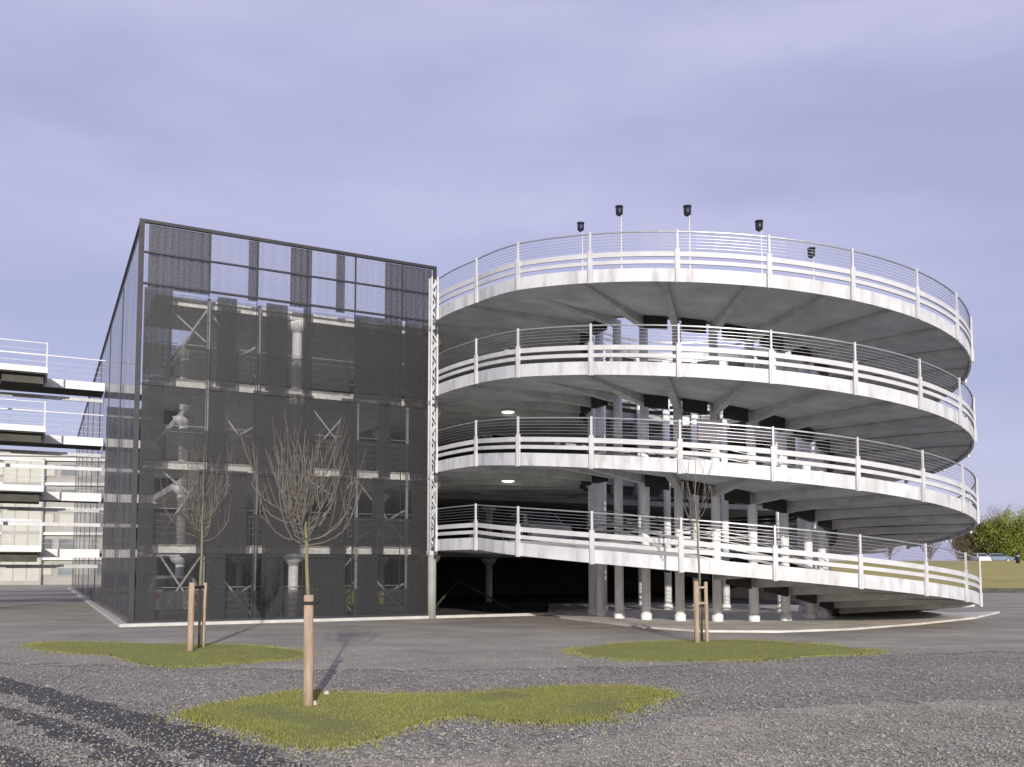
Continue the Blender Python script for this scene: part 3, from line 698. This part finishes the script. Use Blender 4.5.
trs = [(1017, 10.2, 11, 'leafg', 'bright green leafy tree at the right edge of the photo'), (1052, 10, 9.5, 'leafg', 'green leafy tree just beyond the right edge'),
       (993, 6.6, 7., 'leafd', 'dull olive tree nearest the spiral ramp'), (1078, 8.2, 9, 'leafd', 'dull olive tree beyond the right edge'), (1003, 7.4, 9, 'leafg', 'lower yellow-green bushy tree between the olive tree and the bright green one'), (978, 6.8, 7.5, 'leafd', 'low olive bushy tree half hidden by the ramp end'), (1036, 8.6, 10, 'leafg', 'wide yellow-green tree cut by the right edge'), (1110, 7, 8, 'leafg', 'broad green tree far beyond the right edge')]
for i, (u, h, wd, ml, lab) in enumerate(trs):
    y = TY + (i % 3) * 3; x = (u - 512) / 912 * y; leafy((x, y, 2.6), h, wd, M[ml], 12000, lab, 40 + i, .05)
for i, (u, h, lab) in enumerate(((958, 8, 'bare brown tree behind the right end of the ramp'), (978, 8.2, 'bare brown tree left of the olive tree'), (930, 8, 'bare brown tree seen through the ramp railings'), (1003, 10.5, 'tall sparse bare tree rising behind the olive tree'), (890, 8, 'bare brown tree behind the ramp, leftmost of the row'))):
    y = TY + 6 + i; x = (u - 512) / 912 * y; bare_bush((x, y, 2.6), h, 5.5, lab, 70 + i)
# cars
M['paintw'] = mat('white_car_paint', (.75, .76, .78), .25, var=.03, spec=.6); M['paintb'] = mat('blue_grey_car_paint', (.16, .22, .30), .25, var=.03, spec=.6)
M['painty'] = mat('yellow_green_car_paint', (.42, .48, .05), .3, var=.04, spec=.6); M['paints'] = mat('silver_car_paint', (.5, .51, .52), .3, .3, var=.03)
M['carglass'] = mat('car_glass', (.03, .035, .04), .08, var=.1, spec=.8); M['tyre'] = mat('tyre_rubber', (.025, .025, .025), .8)
M['rim'] = mat('wheel_rim', (.5, .5, .5), .35, .6); M['hl'] = mat('headlight_glass', (.8, .8, .78), .1, var=.02)
M['tail'] = mat('tail_light_red', (.35, .02, .02), .3, var=.05)
def car(loc, rz, paint, label, group=None):
    c = empty('parked_car', loc, rz, label, 'car', group)
    side = [(-2.1, .3), (-2.15, .62), (-2.05, .88), (-1.75, .95), (-1.35, 1.38), (-.9, 1.46), (.2, 1.45), (.55, 1.36), (1.1, .95), (1.9, .82), (2.1, .62), (2.12, .3)]
    vs = []; n = len(side)
    for y in (-.86, -.80, .80, .86):
        for x, z in side:
            k = (.16 if z > 1 else 0); yy = (abs(y) - k) * (1 if y > 0 else -1)
            if abs(y) == .86: vs.append((x * .985, yy, .3 + (z - .3) * .975))
            else: vs.append((x, yy, z))
    fs = [tuple(range(n)), tuple(range(4 * n - 1, 3 * n - 1, -1))]
    for r_ in range(3):
        for i in range(n): j = (i + 1) % n; fs.append((r_ * n + i, (r_ + 1) * n + i, (r_ + 1) * n + j, r_ * n + j))
    obj('body', vs, fs, paint, c)
    for sgn in (-1, 1):
        y = .735 * sgn
        MB().add([(-1.5, y + .1 * sgn, .97), (-1.2, y, 1.33), (.48, y, 1.33), (.98, y + .1 * sgn, .97), (-1.5, y + .12 * sgn, .97), (-1.2, y + .012 * sgn, 1.33), (.48, y + .012 * sgn, 1.33), (.98, y + .12 * sgn, .97)],
                 [(0, 1, 2, 3), (4, 7, 6, 5), (0, 3, 7, 4), (1, 5, 6, 2), (0, 4, 5, 1), (3, 2, 6, 7)]).build('side_window', M['carglass'], c)
    MB().add([(.6, -.58, 1.36), (.6, .58, 1.36), (1.1, .72, .99), (1.1, -.72, .99), (.62, -.58, 1.38), (.62, .58, 1.38), (1.13, .72, 1.0), (1.13, -.72, 1.0)], [(0, 1, 2, 3), (4, 7, 6, 5), (0, 3, 7, 4), (1, 5, 6, 2), (0, 4, 5, 1), (3, 2, 6, 7)]).build('windscreen', M['carglass'], c)
    MB().add([(-1.37, -.58, 1.34), (-1.37, .58, 1.34), (-1.72, .7, .98), (-1.72, -.7, .98), (-1.41, -.58, 1.36), (-1.41, .58, 1.36), (-1.77, .7, .99), (-1.77, -.7, .99)], [(0, 1, 2, 3), (4, 7, 6, 5), (0, 3, 7, 4), (1, 5, 6, 2), (0, 4, 5, 1), (3, 2, 6, 7)]).build('rear_window', M['carglass'], c)
    for x in (-1.3, 1.3):
        for y in (-.8, .8):
            wv = MB().tube([(x, y - .1, .31), (x, y + .1, .31)], .31, 18).build('wheel', M['tyre'], c, False)
            MB().tube([(x, y - .11, .31), (x, y + .11, .31)], .18, 12).build('rim', M['rim'], wv)
    for y in (-.62, .62):
        MB().box(2.06, y - .16, .6, 2.13, y + .16, .74).build('headlight', M['hl'], c)
        MB().box(-2.16, y - .14, .66, -2.08, y + .14, .84).build('tail_light', M['tail'], c)
    return c
y = 150.
car(((981 - 512) / 912 * y, y, 2.6), R(-100), M['paintw'], 'white car parked above the grass bank beside the ramp', 'cars parked above the grass bank')
car(((1002 - 512) / 912 * y, y + 1, 2.6), R(-20), M['paintb'], 'blue-grey car parked above the grass bank under the green tree', 'cars parked above the grass bank')
gt = t_of_u(328, 5.)
q = B2W(gt, 5.2, .035); car(q, TH + R(8), M['painty'], 'yellow-green car parked on the ground floor behind the dark screen')
q = B2W(t_of_u(175, 5.), 5.6, .035); car(q, TH + R(85), M['paints'], 'silver car parked on the ground floor near the garage corner')
q = Vector((1.0, 38.5, TOPB[0] + .3)); car(q, TH + R(-100), M['paintw'], 'white car parked on the first deck behind the ramp railing')
bp = ((1018 - 512) / 912 * 100.)
bo = empty('bollard', (bp, 100., 2.1), 0, 'small dark post standing on the grass bank at the right edge', 'post')
MB().tube([(0, 0, -.1), (0, 0, 1.1), (0, 0, 1.25)], [.2, .2, .12], 10).build('shaft', M['lampdark'], bo, True)
MB().tube([(0, 0, .85), (0, 0, .97)], .215, 10).build('band', M['galv'], bo)
